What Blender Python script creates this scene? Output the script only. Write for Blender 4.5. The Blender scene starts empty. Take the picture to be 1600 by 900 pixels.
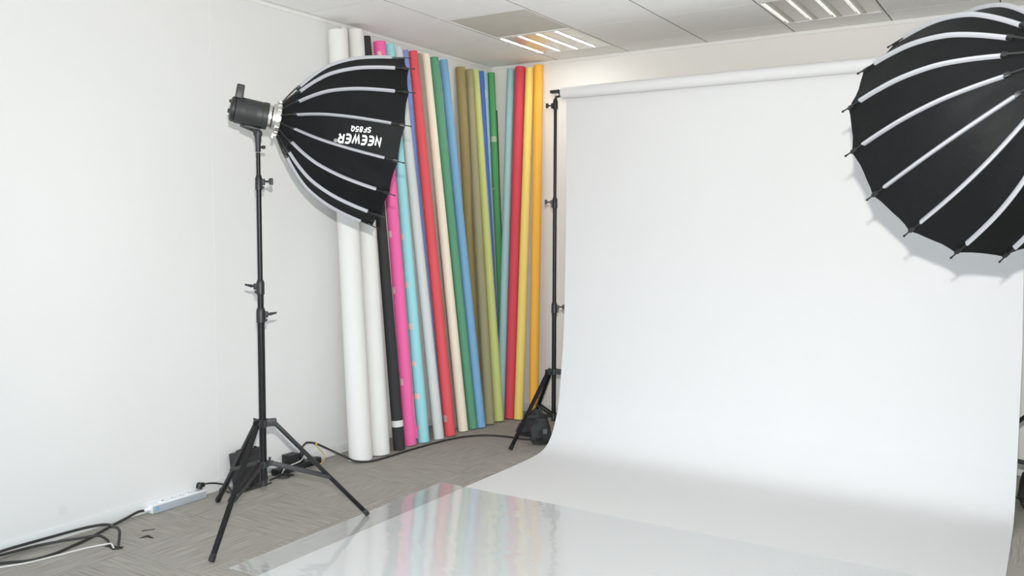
import bpy, bmesh, math, random
from mathutils import Vector, Matrix
V = Vector
C = bpy.context.scene.collection
PI = math.pi
random.seed(7)

# ------------------------------------------------------------------ materials
def new_mat(name):
    m = bpy.data.materials.new(name); m.use_nodes = True
    nt = m.node_tree
    return m, nt, nt.nodes, nt.links, nt.nodes['Principled BSDF']

def mat(name, col, rough=0.6, metal=0.0, noise=0.0, nscale=30.0, bump=0.0, bscale=200.0, spec=0.5, sheen=0.0, stretch=None):
    m, nt, N, L, p = new_mat(name)
    p.inputs['Base Color'].default_value = (*col, 1)
    p.inputs['Roughness'].default_value = rough
    p.inputs['Metallic'].default_value = metal
    p.inputs['Specular IOR Level'].default_value = spec
    if sheen:
        p.inputs['Sheen Weight'].default_value = sheen
    tc = N.new('ShaderNodeTexCoord')
    src = tc.outputs['Object']
    if stretch:
        mp = N.new('ShaderNodeMapping'); mp.inputs['Scale'].default_value = stretch
        L.new(src, mp.inputs['Vector']); src = mp.outputs['Vector']
    if noise:
        nz = N.new('ShaderNodeTexNoise'); nz.inputs['Scale'].default_value = nscale; nz.inputs['Detail'].default_value = 4
        L.new(src, nz.inputs['Vector'])
        mr = N.new('ShaderNodeMapRange'); mr.inputs['To Min'].default_value = 1 - noise; mr.inputs['To Max'].default_value = 1 + noise
        L.new(nz.outputs['Fac'], mr.inputs['Value'])
        mx = N.new('ShaderNodeMix'); mx.data_type = 'RGBA'; mx.blend_type = 'MULTIPLY'; mx.inputs['Factor'].default_value = 1
        mx.inputs[6].default_value = (*col, 1)
        cb = N.new('ShaderNodeCombineColor')
        for k in range(3): L.new(mr.outputs['Result'], cb.inputs[k])
        L.new(cb.outputs['Color'], mx.inputs[7])
        L.new(mx.outputs[2], p.inputs['Base Color'])
    if bump:
        nb = N.new('ShaderNodeTexNoise'); nb.inputs['Scale'].default_value = bscale; nb.inputs['Detail'].default_value = 3
        L.new(src, nb.inputs['Vector'])
        b = N.new('ShaderNodeBump'); b.inputs['Strength'].default_value = bump; b.inputs['Distance'].default_value = 0.004
        L.new(nb.outputs['Fac'], b.inputs['Height']); L.new(b.outputs['Normal'], p.inputs['Normal'])
    return m

def emit(name, col, s):
    m, nt, N, L, p = new_mat(name)
    p.inputs['Base Color'].default_value = (.8, .8, .8, 1)
    p.inputs['Emission Color'].default_value = (*col, 1)
    p.inputs['Emission Strength'].default_value = s
    return m

def wall_mat(name, col, smudge=None):
    m, nt, N, L, p = new_mat(name)
    p.inputs['Roughness'].default_value = 0.75
    p.inputs['Specular IOR Level'].default_value = 0.25
    geo = N.new('ShaderNodeNewGeometry')
    nz = N.new('ShaderNodeTexNoise'); nz.inputs['Scale'].default_value = 1.3; nz.inputs['Detail'].default_value = 3
    L.new(geo.outputs['Position'], nz.inputs['Vector'])
    mr = N.new('ShaderNodeMapRange'); mr.inputs['To Min'].default_value = .97; mr.inputs['To Max'].default_value = 1.03
    L.new(nz.outputs['Fac'], mr.inputs['Value'])
    val = mr.outputs['Result']
    if smudge:                                   # a grey rubbed mark on the plaster
        d = N.new('ShaderNodeVectorMath'); d.operation = 'DISTANCE'; d.inputs[1].default_value = smudge
        L.new(geo.outputs['Position'], d.inputs[0])
        ms = N.new('ShaderNodeMapRange'); ms.interpolation_type = 'SMOOTHSTEP'
        ms.inputs['From Min'].default_value = .012; ms.inputs['From Max'].default_value = .032
        ms.inputs['To Min'].default_value = .94; ms.inputs['To Max'].default_value = 1
        L.new(d.outputs['Value'], ms.inputs['Value'])
        mu = N.new('ShaderNodeMath'); mu.operation = 'MULTIPLY'
        L.new(val, mu.inputs[0]); L.new(ms.outputs['Result'], mu.inputs[1]); val = mu.outputs['Value']
    sc = N.new('ShaderNodeVectorMath'); sc.operation = 'SCALE'; sc.inputs[0].default_value = col
    L.new(val, sc.inputs['Scale']); L.new(sc.outputs['Vector'], p.inputs['Base Color'])
    nb = N.new('ShaderNodeTexNoise'); nb.inputs['Scale'].default_value = 260
    L.new(geo.outputs['Position'], nb.inputs['Vector'])
    b = N.new('ShaderNodeBump'); b.inputs['Strength'].default_value = .05; b.inputs['Distance'].default_value = .002
    L.new(nb.outputs['Fac'], b.inputs['Height']); L.new(b.outputs['Normal'], p.inputs['Normal'])
    return m

def carpet_mat():
    m, nt, N, L, p = new_mat('carpet')
    p.inputs['Roughness'].default_value = 0.95
    p.inputs['Specular IOR Level'].default_value = 0.1
    geo = N.new('ShaderNodeNewGeometry')
    def streak(scale):
        mp = N.new('ShaderNodeMapping'); mp.inputs['Scale'].default_value = scale
        L.new(geo.outputs['Position'], mp.inputs['Vector'])
        nz = N.new('ShaderNodeTexNoise'); nz.inputs['Scale'].default_value = 1; nz.inputs['Detail'].default_value = 3; nz.inputs['Roughness'].default_value = .6
        L.new(mp.outputs['Vector'], nz.inputs['Vector'])
        return nz.outputs['Fac']
    a = streak((150, 5, 1)); b = streak((5, 150, 1))
    ck = N.new('ShaderNodeTexChecker'); ck.inputs['Scale'].default_value = 2.0
    off = N.new('ShaderNodeVectorMath'); off.operation = 'ADD'; off.inputs[1].default_value = (.08, .13, .1)
    L.new(geo.outputs['Position'], off.inputs[0]); L.new(off.outputs['Vector'], ck.inputs['Vector'])
    mx = N.new('ShaderNodeMix'); mx.data_type = 'FLOAT'
    L.new(ck.outputs['Fac'], mx.inputs['Factor']); L.new(a, mx.inputs[2]); L.new(b, mx.inputs[3])
    fine = N.new('ShaderNodeTexNoise'); fine.inputs['Scale'].default_value = 420
    L.new(geo.outputs['Position'], fine.inputs['Vector'])
    ad = N.new('ShaderNodeMath'); ad.operation = 'MULTIPLY_ADD'; ad.inputs[1].default_value = .35
    L.new(fine.outputs['Fac'], ad.inputs[0]); L.new(mx.outputs[0], ad.inputs[2])
    rp = N.new('ShaderNodeValToRGB')
    e = rp.color_ramp.elements
    e[0].position = .34; e[0].color = (.170, .157, .138, 1)
    e[1].position = .86; e[1].color = (.42, .395, .36, 1)
    k = rp.color_ramp.elements.new(.60); k.color = (.305, .286, .256, 1)
    L.new(ad.outputs['Value'], rp.inputs['Fac'])
    # joint lines between the carpet tiles
    br = N.new('ShaderNodeTexBrick'); br.offset = 0; br.inputs['Scale'].default_value = 1
    br.inputs['Brick Width'].default_value = .5; br.inputs['Row Height'].default_value = .5
    br.inputs['Mortar Size'].default_value = .0022; br.inputs['Mortar Smooth'].default_value = .4
    br.inputs['Color1'].default_value = br.inputs['Color2'].default_value = (1, 1, 1, 1)
    br.inputs['Mortar'].default_value = (.78, .78, .78, 1)
    L.new(off.outputs['Vector'], br.inputs['Vector'])
    mu = N.new('ShaderNodeMix'); mu.data_type = 'RGBA'; mu.blend_type = 'MULTIPLY'; mu.inputs['Factor'].default_value = 1
    L.new(rp.outputs['Color'], mu.inputs[6]); L.new(br.outputs['Color'], mu.inputs[7])
    L.new(mu.outputs[2], p.inputs['Base Color'])
    bp = N.new('ShaderNodeBump'); bp.inputs['Strength'].default_value = .5; bp.inputs['Distance'].default_value = .004
    L.new(ad.outputs['Value'], bp.inputs['Height']); L.new(bp.outputs['Normal'], p.inputs['Normal'])
    return m

def sheet_mat():
    m, nt, N, L, p = new_mat('clear_plastic')
    N.remove(p)
    out = [n for n in N if n.type == 'OUTPUT_MATERIAL'][0]
    lw = N.new('ShaderNodeLayerWeight'); lw.inputs['Blend'].default_value = .5
    pw = N.new('ShaderNodeMath'); pw.operation = 'POWER'; pw.inputs[1].default_value = 5
    L.new(lw.outputs['Facing'], pw.inputs[0])
    ma = N.new('ShaderNodeMath'); ma.operation = 'MULTIPLY_ADD'; ma.inputs[1].default_value = .72; ma.inputs[2].default_value = .04
    L.new(pw.outputs['Value'], ma.inputs[0])
    tr = N.new('ShaderNodeBsdfTransparent'); tr.inputs['Color'].default_value = (.97, .975, .975, 1)
    gl = N.new('ShaderNodeBsdfGlossy'); gl.inputs['Roughness'].default_value = .075
    gl.inputs['Color'].default_value = (.95, .95, .95, 1)
    geo = N.new('ShaderNodeNewGeometry')
    mp = N.new('ShaderNodeMapping'); mp.inputs['Scale'].default_value = (1.1, 2.3, 1); mp.inputs['Rotation'].default_value = (0, 0, .35)
    L.new(geo.outputs['Position'], mp.inputs['Vector'])
    nz = N.new('ShaderNodeTexNoise'); nz.inputs['Scale'].default_value = 2.2; nz.inputs['Detail'].default_value = 2.5; nz.inputs['Distortion'].default_value = .8
    L.new(mp.outputs['Vector'], nz.inputs['Vector'])
    b = N.new('ShaderNodeBump'); b.inputs['Strength'].default_value = .2; b.inputs['Distance'].default_value = .02
    L.new(nz.outputs['Fac'], b.inputs['Height'])
    L.new(b.outputs['Normal'], gl.inputs['Normal'])
    hz = N.new('ShaderNodeBsdfDiffuse'); hz.inputs['Color'].default_value = (.93, .935, .94, 1)
    m0 = N.new('ShaderNodeMixShader'); m0.inputs['Fac'].default_value = .16
    L.new(tr.outputs['BSDF'], m0.inputs[1]); L.new(hz.outputs['BSDF'], m0.inputs[2])
    mx = N.new('ShaderNodeMixShader')
    L.new(ma.outputs['Value'], mx.inputs['Fac']); L.new(m0.outputs['Shader'], mx.inputs[1]); L.new(gl.outputs['BSDF'], mx.inputs[2])
    L.new(mx.outputs['Shader'], out.inputs['Surface'])
    return m
    L.new(ma.outputs['Value'], mx.inputs['Fac']); L.new(tr.outputs['BSDF'], mx.inputs[1]); L.new(gl.outputs['BSDF'], mx.inputs[2])
    L.new(mx.outputs['Shader'], out.inputs['Surface'])
    return m

M = dict(
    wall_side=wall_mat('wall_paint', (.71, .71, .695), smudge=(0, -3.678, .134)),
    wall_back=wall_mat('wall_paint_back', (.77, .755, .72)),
    tile=mat('ceiling_tile', (.93, .93, .915), .85, noise=.02, nscale=60, bump=.08, bscale=300),
    slot=mat('grid_shadow_gap', (.10, .095, .085), .8, noise=.1),
    trim=mat('white_trim', (.78, .775, .75), .5, noise=.02, nscale=8),
    base=mat('baseboard_white', (.70, .71, .70), .45, noise=.02, nscale=8),
    carpet=carpet_mat(),
    slit=mat('carpet_cut', (.03, .026, .022), .9, noise=.2),
    paper_white=mat('white_background_paper', (.69, .69, .685), .8, noise=.012, nscale=2.5, spec=.2),
    sheet=sheet_mat(),
    black=mat('black_painted_metal', (.008, .008, .0085), .34, metal=.0, noise=.15, nscale=14, spec=.30),
    black_plastic=mat('black_plastic', (.014, .014, .0145), .45, noise=.12, nscale=40),
    body=mat('charcoal_housing', (.024, .0245, .025), .5, noise=.1, nscale=50, bump=.05),
    grille=mat('dark_grille', (.012, .012, .012), .6, noise=.2, nscale=60),
    steel=mat('brushed_steel', (.66, .65, .62), .28, metal=1.0, noise=.08, nscale=60, stretch=(1, 1, 8)),
    fabric=mat('black_softbox_fabric', (.0075, .0078, .0082), .6, noise=.22, nscale=9, bump=.5, bscale=26, spec=.13),
    piping=mat('grey_rib_sleeve', (.35, .36, .38), .6, noise=.04, nscale=120),
    diffuser=mat('white_diffuser_cloth', (.8, .8, .8), .9, noise=.02, nscale=30),
    silver=mat('silver_lining', (.7, .7, .7), .35, metal=.8, noise=.05, nscale=80),
    print_=mat('white_print', (.86, .86, .86), .6, noise=.02, nscale=50),
    print_grey=mat('grey_print', (.45, .45, .45), .6, noise=.05, nscale=50),
    tubeL=emit('lit_tube', (1, .98, .94), 58.0),
    tubeD=emit('dim_tube', (1, .985, .94), 2.6),
    reflector=mat('aluminium_reflector', (.72, .715, .69), .36, metal=.8, noise=.03, nscale=20),
    fin=mat('louver_fin', (.50, .50, .45), .35, metal=.5, noise=.04, nscale=40),
    vent=mat('grey_perforated_panel', (.64, .62, .56), .7, noise=.07, nscale=5, bump=.2, bscale=500),
    strip=mat('white_power_strip', (.80, .81, .82), .35, noise=.02, nscale=30),
    strip_side=mat('grey_strip_side', (.38, .42, .45), .4, noise=.03, nscale=30),
    blue=mat('blue_power_mark', (.10, .40, .72), .5, noise=.05, nscale=40),
    cable=mat('black_cable', (.024, .023, .022), .5, noise=.2, nscale=60),
    cable_white=mat('white_cable', (.62, .61, .58), .5, noise=.04, nscale=60),
    red=mat('red_switch', (.35, .012, .06), .35, noise=.05),
    yellow_tie=mat('yellow_tie', (.62, .42, .12), .6, noise=.1),
    nylon=mat('black_nylon', (.017, .018, .019), .7, noise=.3, nscale=14, bump=.5, bscale=30, sheen=.05),
    tag=mat('pale_grey_tag', (.10, .105, .11), .7, noise=.1),
    cardboard=mat('cardboard_core', (.36, .25, .15), .9, noise=.08, nscale=40),
    tape_white=mat('white_tape', (.68, .68, .66), .7, noise=.05, nscale=60),
    tape_pink=mat('pale_pink_tape', (.74, .47, .52), .7, noise=.06, nscale=60),
    tape_peach=mat('peach_tape', (.82, .55, .48), .7, noise=.06, nscale=60),
    tape_grey=mat('clear_grey_tape', (.52, .40, .37), .4, noise=.08, nscale=60),
    tape_green=mat('pale_green_tape', (.42, .52, .33), .6, noise=.06, nscale=60),
)

# ------------------------------------------------------------------ mesh helpers
class MB:
    def __init__(s): s.v = []; s.f = []; s.mi = []
    def add(s, vs, fs, mi=0):
        o = len(s.v); s.v += [V(x) for x in vs]; s.f += [tuple(i + o for i in f) for f in fs]; s.mi += [mi] * len(fs)
        return s
    def box(s, c, size, ax=None, bev=0.0, mi=0):
        bm = bmesh.new(); bmesh.ops.create_cube(bm, size=1)
        for w in bm.verts: w.co = V((w.co.x * size[0], w.co.y * size[1], w.co.z * size[2]))
        if bev: bmesh.ops.bevel(bm, geom=bm.edges[:], offset=min(bev, min(size) * .45), segments=2, affect='EDGES', profile=.6)
        A = ax if ax is not None else Matrix.Identity(3)
        bm.verts.index_update()
        s.add([A @ w.co + V(c) for w in bm.verts], [[w.index for w in f.verts] for f in bm.faces], mi); bm.free()
        return s
    def tube(s, pts, r, n=12, caps=True, mi=0):
        pts = [V(p) for p in pts]; rr = r if isinstance(r, (list, tuple)) else [r] * len(pts)
        rings = []; prev = None
        for i, p in enumerate(pts):
            t = (pts[min(i + 1, len(pts) - 1)] - pts[max(i - 1, 0)]).normalized()
            if prev is None:
                a = V((0, 0, 1)) if abs(t.z) < .9 else V((1, 0, 0))
                e1 = (a - t * a.dot(t)).normalized()
            else: e1 = (prev - t * prev.dot(t)).normalized()
            prev = e1; e2 = t.cross(e1)
            rings.append([p + (e1 * math.cos(2 * PI * k / n) + e2 * math.sin(2 * PI * k / n)) * rr[i] for k in range(n)])
        vs = [q for R in rings for q in R]; fs = []
        for i in range(len(rings) - 1):
            for k in range(n): fs.append((i * n + k, i * n + (k + 1) % n, (i + 1) * n + (k + 1) % n, (i + 1) * n + k))
        if caps: fs.append(tuple(range(n))[::-1]); fs.append(tuple((len(rings) - 1) * n + k for k in range(n)))
        return s.add(vs, fs, mi)
    def lathe(s, o, ax, prof, n=32, mi=0, closed=False):   # prof: (distance along ax, radius)
        ax = V(ax).normalized(); a = V((0, 0, 1)) if abs(ax.z) < .9 else V((1, 0, 0))
        e1 = (a - ax * a.dot(ax)).normalized(); e2 = ax.cross(e1); o = V(o)
        vs = []; fs = []
        for t, r in prof:
            for k in range(n): vs.append(o + ax * t + (e1 * math.cos(2 * PI * k / n) + e2 * math.sin(2 * PI * k / n)) * r)
        m = len(prof)
        for i in range(m if closed else m - 1):
            j = (i + 1) % m
            for k in range(n): fs.append((i * n + k, i * n + (k + 1) % n, j * n + (k + 1) % n, j * n + k))
        if not closed:
            if prof[0][1] > 1e-4: fs.append(tuple(range(n))[::-1])
            if prof[-1][1] > 1e-4: fs.append(tuple((m - 1) * n + k for k in range(n)))
        return s.add(vs, fs, mi)
    def prism(s, poly, ext, mi=0):     # closed 3D polygon extruded by a vector
        n = len(poly); poly = [V(p) for p in poly]; ext = V(ext)
        return s.add(poly + [p + ext for p in poly], [tuple(range(n))[::-1], tuple(range(n, 2 * n))] + [(i, (i + 1) % n, n + (i + 1) % n, n + i) for i in range(n)], mi)
    def grid(s, rows, mi=0):
        n = len(rows[0]); vs = [p for R in rows for p in R]; fs = []
        for i in range(len(rows) - 1):
            for k in range(n - 1): fs.append((i * n + k, i * n + k + 1, (i + 1) * n + k + 1, (i + 1) * n + k))
        return s.add(vs, fs, mi)
    def slab(s, rows, thick, mi=0):    # a grid given real thickness by an offset vector
        n = len(rows[0]); m = len(rows); off = V(thick)
        top = [V(p) for R in rows for p in R]; bot = [p + off for p in top]; fs = []; q = len(top)
        for i in range(m - 1):
            for k in range(n - 1):
                a, b, c, d = i * n + k, i * n + k + 1, (i + 1) * n + k + 1, (i + 1) * n + k
                fs += [(a, b, c, d), (q + d, q + c, q + b, q + a)]
        for i in range(m - 1):
            for k in (0, n - 1):
                a, d = i * n + k, (i + 1) * n + k
                fs.append((a, d, q + d, q + a) if k == 0 else (d, a, q + a, q + d))
        for k in range(n - 1):
            for i in (0, m - 1):
                a, b = i * n + k, i * n + k + 1
                fs.append((b, a, q + a, q + b) if i == 0 else (a, b, q + b, q + a))
        return s.add(top + bot, fs, mi)

def world_loc(o):
    l = V((0, 0, 0))
    while o is not None: l += o.location; o = o.parent
    return l

def obj(name, mb, mats, parent=None, loc=None, angle=35):
    """links a mesh builder (given in room coordinates) as one object, its origin at loc"""
    me = bpy.data.meshes.new(name)
    base = world_loc(parent) if parent is not None else V((0, 0, 0))
    o_at = V(loc) if loc is not None else (base if parent is not None else V((0, 0, 0)))
    me.from_pydata([tuple(p - o_at) for p in mb.v], [], mb.f)
    ms = mats if isinstance(mats, (list, tuple)) else [mats]
    for k in ms: me.materials.append(k)
    me.polygons.foreach_set('material_index', mb.mi)
    bm = bmesh.new(); bm.from_mesh(me); bmesh.ops.recalc_face_normals(bm, faces=bm.faces[:]); bm.to_mesh(me); bm.free()
    me.polygons.foreach_set('use_smooth', [True] * len(me.polygons))
    me.set_sharp_from_angle(angle=math.radians(angle))
    me.update()
    o = bpy.data.objects.new(name, me); C.objects.link(o)
    if parent is not None: o.parent = parent
    o.location = o_at - base
    return o

def tag(o, label=None, cat=None, group=None, kind=None):
    if label: o['label'] = label
    if cat: o['category'] = cat
    if group: o['group'] = group
    if kind: o['kind'] = kind
    return o

def thing(name, loc, label, cat, group=None):
    o = bpy.data.objects.new(name, None); C.objects.link(o); o.location = loc; o.empty_display_size = .05
    return tag(o, label, cat, group)

def copy_tree(o, parent=None):
    c = o.copy(); C.objects.link(c)
    if parent is not None: c.parent = parent
    for ch in list(o.children): copy_tree(ch, c)
    return c

def bez(pts, per=8):      # smooth path through points (Catmull-Rom)
    P = [V(p) for p in pts]; out = []
    for i in range(len(P) - 1):
        a, b, c, d = P[max(i - 1, 0)], P[i], P[i + 1], P[min(i + 2, len(P) - 1)]
        for k in range(per):
            t = k / per
            out.append(.5 * ((2 * b) + (c - a) * t + (2 * a - 5 * b + 4 * c - d) * t * t + (3 * b - a - 3 * c + d) * t ** 3))
    out.append(P[-1]); return out

def axes(d, up=(0, 0, 1)):      # matrix whose columns are (d, side, up')
    d = V(d).normalized(); u = V(up); u = (u - d * u.dot(d)).normalized(); s_ = u.cross(d)
    return Matrix((d, s_, u)).transposed()

# ------------------------------------------------------------------ the room
H = 2.774
XR, YF = 6.2, -7.0
def struct(name, mb, m, **k):
    return tag(obj(name, mb, m, **k), kind='structure')

floor = struct('floor', MB().box((XR / 2, YF / 2, -.05), (XR, -YF, .1)), M['carpet'])
floor['label'] = 'grey streaked carpet tile floor'
wl = struct('wall_left', MB().box((-.06, YF / 2, H / 2 + .06), (.12, -YF, H + .12)), M['wall_side'])
wb = struct('wall_back', MB().box((XR / 2 - .06, .06, H / 2 + .06), (XR + .12, .12, H + .12)), M['wall_back'])
struct('wall_right', MB().box((XR + .06, -2.35, H / 2 + .06), (.12, 4.7, H + .12)), M['wall_back'])
struct('baseboard_left', MB().box((.004, YF / 2, .03), (.008, -YF, .06), bev=.002), M['base'])
struct('baseboard_back', MB().box((XR / 2 + .004, -.005, .035), (XR - .01, .010, .07), bev=.002), M['base'])
# angle trims under the ceiling and the flat cover strip on the side wall
struct('trim_1', MB().box((.003, YF / 2, H - .0135), (.006, -YF, .023), bev=.001), M['trim'])
struct('trim_2', MB().box((XR / 2 + .003, -.003, H - .0135), (XR - .006, .006, .023), bev=.001), M['trim'])
struct('trim_3', MB().box((.0006, -2.752, (H - .026 + .062) / 2), (.0012, .055, H - .026 - .062)), M['wall_side'])

# suspended ceiling: tiles between shadow-gap runners (gaps run away from the camera side)
XL = [0.0] + [.599 + .6 * i for i in range(12)]
YC = [0.0] + [-.259 - .6 * i for i in range(15)]
VENT, LIGHT_A, LIGHT_B = (1, 2), (1, 1), (4, 1)
cm = MB()
cm.box((XR / 2, YF / 2, H + .13), (XR, -YF, .02), mi=1)
for i in range(len(XL) - 1):
    for j in range(len(YC) - 1):
        if (i, j) in (VENT, LIGHT_A, LIGHT_B): continue
        x0, x1, y0, y1 = XL[i] + .0036, XL[i + 1] - .0036, YC[j + 1] + .0022, YC[j] - .0022
        if i == 0: x0 = XL[0] + .0085
        if j == 0: y1 = -.0005
        x1 = min(x1, XR); y0 = max(y0, YF)
        if x1 - x0 < .05 or y1 - y0 < .05: continue
        b = .0012
        z0, z1 = H, H + .015
        vs = [(x0 + b, y0 + b, z0), (x1 - b, y0 + b, z0), (x1 - b, y1 - b, z0), (x0 + b, y1 - b, z0),
              (x0, y0, z0 + b), (x1, y0, z0 + b), (x1, y1, z0 + b), (x0, y1, z0 + b),
              (x0, y0, z1), (x1, y0, z1), (x1, y1, z1), (x0, y1, z1)]
        fs = [(3, 2, 1, 0), (8, 9, 10, 11)]
        for k in range(4):
            l = (k + 1) % 4
            fs += [(k, l, 4 + l, 4 + k), (4 + k, 4 + l, 8 + l, 8 + k)]
        cm.add(vs, fs, 0)
for x in XL[1:]:
    cm.box((x, YF / 2, H + .004), (.0070, -YF, .006), mi=1)
for y in YC[1:]:
    cm.box((XR / 2, y, H + .004), (XR, .0042, .006), mi=1)
struct('ceiling', cm, [M['tile'], M['slot']])

# grey air panel in its white frame
def cell(i, j): return XL[i] + .003, XL[i + 1] - .003, YC[j + 1] + .001, YC[j] - .001
x0, x1, y0, y1 = cell(*VENT)
cx, cy = (x0 + x1) / 2, (y0 + y1) / 2
vt = thing('air_vent', (cx, cy, H), 'grey square air panel with white rim set in the ceiling next to the lit lamp', 'vent')
fr = MB()
w = .016
for c, sz in (((cx, y0 + w / 2, H + .007), (x1 - x0, w, .016)), ((cx, y1 - w / 2, H + .007), (x1 - x0, w, .016)),
              ((x0 + w / 2, cy, H + .007), (w, y1 - y0 - 2 * w, .016)), ((x1 - w / 2, cy, H + .007), (w, y1 - y0 - 2 * w, .016))):
    fr.box(c, sz, bev=.003)
obj('frame', fr, M['trim'], vt)
pn = MB(); pn.box((cx, cy, H + .009), (x1 - x0 - 2 * w, y1 - y0 - 2 * w, .010))
obj('panel', pn, M['vent'], vt)

# louver lamps: four slots, each with its tube and rows of fins
def lamp(ij, label, tube_mat, lit):
    x0, x1, y0, y1 = cell(*ij); cx, cy = (x0 + x1) / 2, (y0 + y1) / 2
    t = thing('ceiling_lamp', (cx, cy, H), label, 'ceiling lamp', 'louver lamps in the ceiling')
    fr = MB(); w = .012
    for c, sz in (((cx, y0 + w / 2, H + .006), (x1 - x0, w, .014)), ((cx, y1 - w / 2, H + .006), (x1 - x0, w, .014)),
                  ((x0 + w / 2, cy, H + .006), (w, y1 - y0 - 2 * w, .014)), ((x1 - w / 2, cy, H + .006), (w, y1 - y0 - 2 * w, .014))):
        fr.box(c, sz, bev=.002)
    obj('frame', fr, M['trim'], t)
    pitch = (x1 - x0 - .024) / 4
    ya, yb = y0 + .012, y1 - .012
    rf = MB()
    for k in range(4):
        sx = x0 + .012 + pitch * k
        sw = .030 if lit else .060
        prof = []           # parabolic trough across the slot
        for q in range(9):
            u = -1 + q / 4
            prof.append((sx + sw / 2 + u * sw / 2, H + .050 - .046 * u * u))
        rf.slab([[(px, yy, pz) for px, pz in prof] for yy in (ya, yb)], (0, 0, .002))
        rf.box((sx + sw + (pitch - sw) / 2, cy, H + .005), (pitch - sw, yb - ya, .004))
    obj('reflector', rf, M['reflector'], t)
    for k in range(4):
        sx = x0 + .012 + pitch * k
        tb = MB(); xx = sx + .016
        tb.tube([(xx, ya + .02, H + .006), (xx, yb - .02, H + .006)], .0075 if lit else .0045, n=10)
        obj('tube', tb, tube_mat, t)
        fn = MB(); n = 22
        if lit:
            fn.box((sx + .0055, cy, H + .003), (.001, yb - ya, .006)); fn.box((sx + .0265, cy, H + .003), (.001, yb - ya, .006))
            for q in range(n): fn.box((sx + .016, ya + (q + .5) * (yb - ya) / n, H + .0155), (.021, .0012, .003))
            fn.box((sx + .0055, cy, H + .010), (.001, yb - ya, .014)); fn.box((sx + .0265, cy, H + .010), (.001, yb - ya, .014))
            obj('louver', fn, M['fin'], t); continue
        fn.box((sx + .059, cy, H + .014), (.0015, yb - ya, .022)); fn.box((sx + .027, cy, H + .020), (.0015, yb - ya, .010))
        for q in range(n):
            yy = ya + (q + .5) * (yb - ya) / n
            fn.box((sx + .034, yy, H + .011), (.048, .0024, .024))
        obj('louver', fn, M['fin'], t)
    return t
lamp(LIGHT_A, 'lit square ceiling lamp with four bright tubes, beside the grey air panel', M['tubeL'], True)
lamp(LIGHT_B, 'square louver ceiling lamp with dim tubes, nearest the big black umbrella softbox', M['tubeD'], False)

# cuts in the carpet tiles
def slit(poly, label):
    o = obj('carpet_slit', MB().prism([(x, y, .0004) for x, y in poly], (0, 0, .0008)), M['slit'], floor); o['label'] = label
slit([(.262, -3.642), (.278, -3.618), (.348, -3.598), (.366, -3.618), (.342, -3.650), (.300, -3.640)], 'dark cable hole cut in the carpet')
slit([(.222, -3.420), (.236, -3.398), (.256, -3.368), (.262, -3.376), (.246, -3.402), (.236, -3.424)], 'thin dark cut in the carpet')
slit([(.306, -3.492), (.300, -3.446), (.312, -3.440), (.366, -3.452), (.352, -3.462), (.330, -3.462)], 'hooked dark cut in the carpet')

# ------------------------------------------------------------------ white sweep on its stands
PX0, PX1 = 1.115, 3.77
prof = [(-.7975, 2.372), (-.7965, 2.33), (-.7955, 2.25), (-.795, 2.1), (-.797, 1.75), (-.808, 1.29), (-.835, .78), (-.867, .52), (-.902, .30), (-.930, .222), (-.966, .150), (-1.010, .088),
        (-1.062, .046), (-1.137, .020), (-1.26, .008), (-1.49, .0035), (-2.0, .003), (-3.0, .003), (-4.6, .003)]
rows = []
fine = bez([(0, y, z) for y, z in prof], 5)
NX = 28
for p in fine:
    R = []
    for k in range(NX + 1):
        u = k / NX
        hang = max(0, min(1, (2.43 - p.z) / 1.6))
        x = (1.114 + .016 * hang) + u * ((3.762 + .035 * hang) - (1.114 + .016 * hang))
        wav = .004 * math.sin(u * 9 + p.z * 1.3) * min(1, max(0, p.z - .2)) * (1 if p.z < 2.2 else max(0, (2.38 - p.z) / .18))
        R.append((x, p.y - abs(wav), p.z))
    rows.append(R)
bd = thing('paper_backdrop', (2.43, -.8365, 2.366), 'long white paper backdrop sweeping down from its roll onto the floor', 'backdrop')
obj('paper', MB().slab(rows, (0, .0006, -.0003)), M['paper_white'], bd)
rl = MB()
RZ, RY = 2.366, -.8365
n = 48
rl.lathe((1.108, RY, RZ), (1, 0, 0), [(0, .030), (0, .0365), (.0015, .038), (2.658, .038), (2.66, .0365), (2.66, .030)], n=n, closed=True)
obj('roll', rl, M['paper_white'], bd)
obj('core', MB().lathe((1.102, RY, RZ), (1, 0, 0), [(0, .022), (0, .0295), (2.672, .0295), (2.672, .022)], n=28, closed=True), M['cardboard'], bd)

# the clear sheet
tag(obj('plastic_sheet', MB().slab([[(.967 + 2.82 * k / 20, -2.0 - 1.518 * j / 10, .0062) for k in range(21)] for j in range(11)], (0, 0, -.0012)), M['sheet'], loc=(2.3, -2.7, .005)),
    'glossy clear plastic sheet laid flat over the white paper and carpet edge', 'sheet')

# ------------------------------------------------------------------ stands
def flat_bar(mb, a, b, w, t, up=(0, 0, 1)):
    a, b = V(a), V(b); A = axes(b - a, up); mb.box((a + b) / 2, ((b - a).length, w, t), A, bev=.002); return mb

def knob(kind, p, d):
    mb = MB(); d = V(d).normalized(); p = V(p)
    if kind == 'lever':
        mb.tube([p, p + d * .014], .006)
        s_ = V((-d.y, d.x, 0))
        mb.tube([p + d * .012, p + d * .022 + V((0, 0, .002)), p + d * .045 + V((0, 0, .007))], [.008, .0065, .004])
    else:
        mb.tube([p, p + d * .024], .005)
        A = axes(d); mb.box(p + d * .033, (.016, .018, .032), A, bev=.004)
        mb.box(p + d * .026, (.008, .024, .018), A, bev=.003)
    return mb

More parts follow.
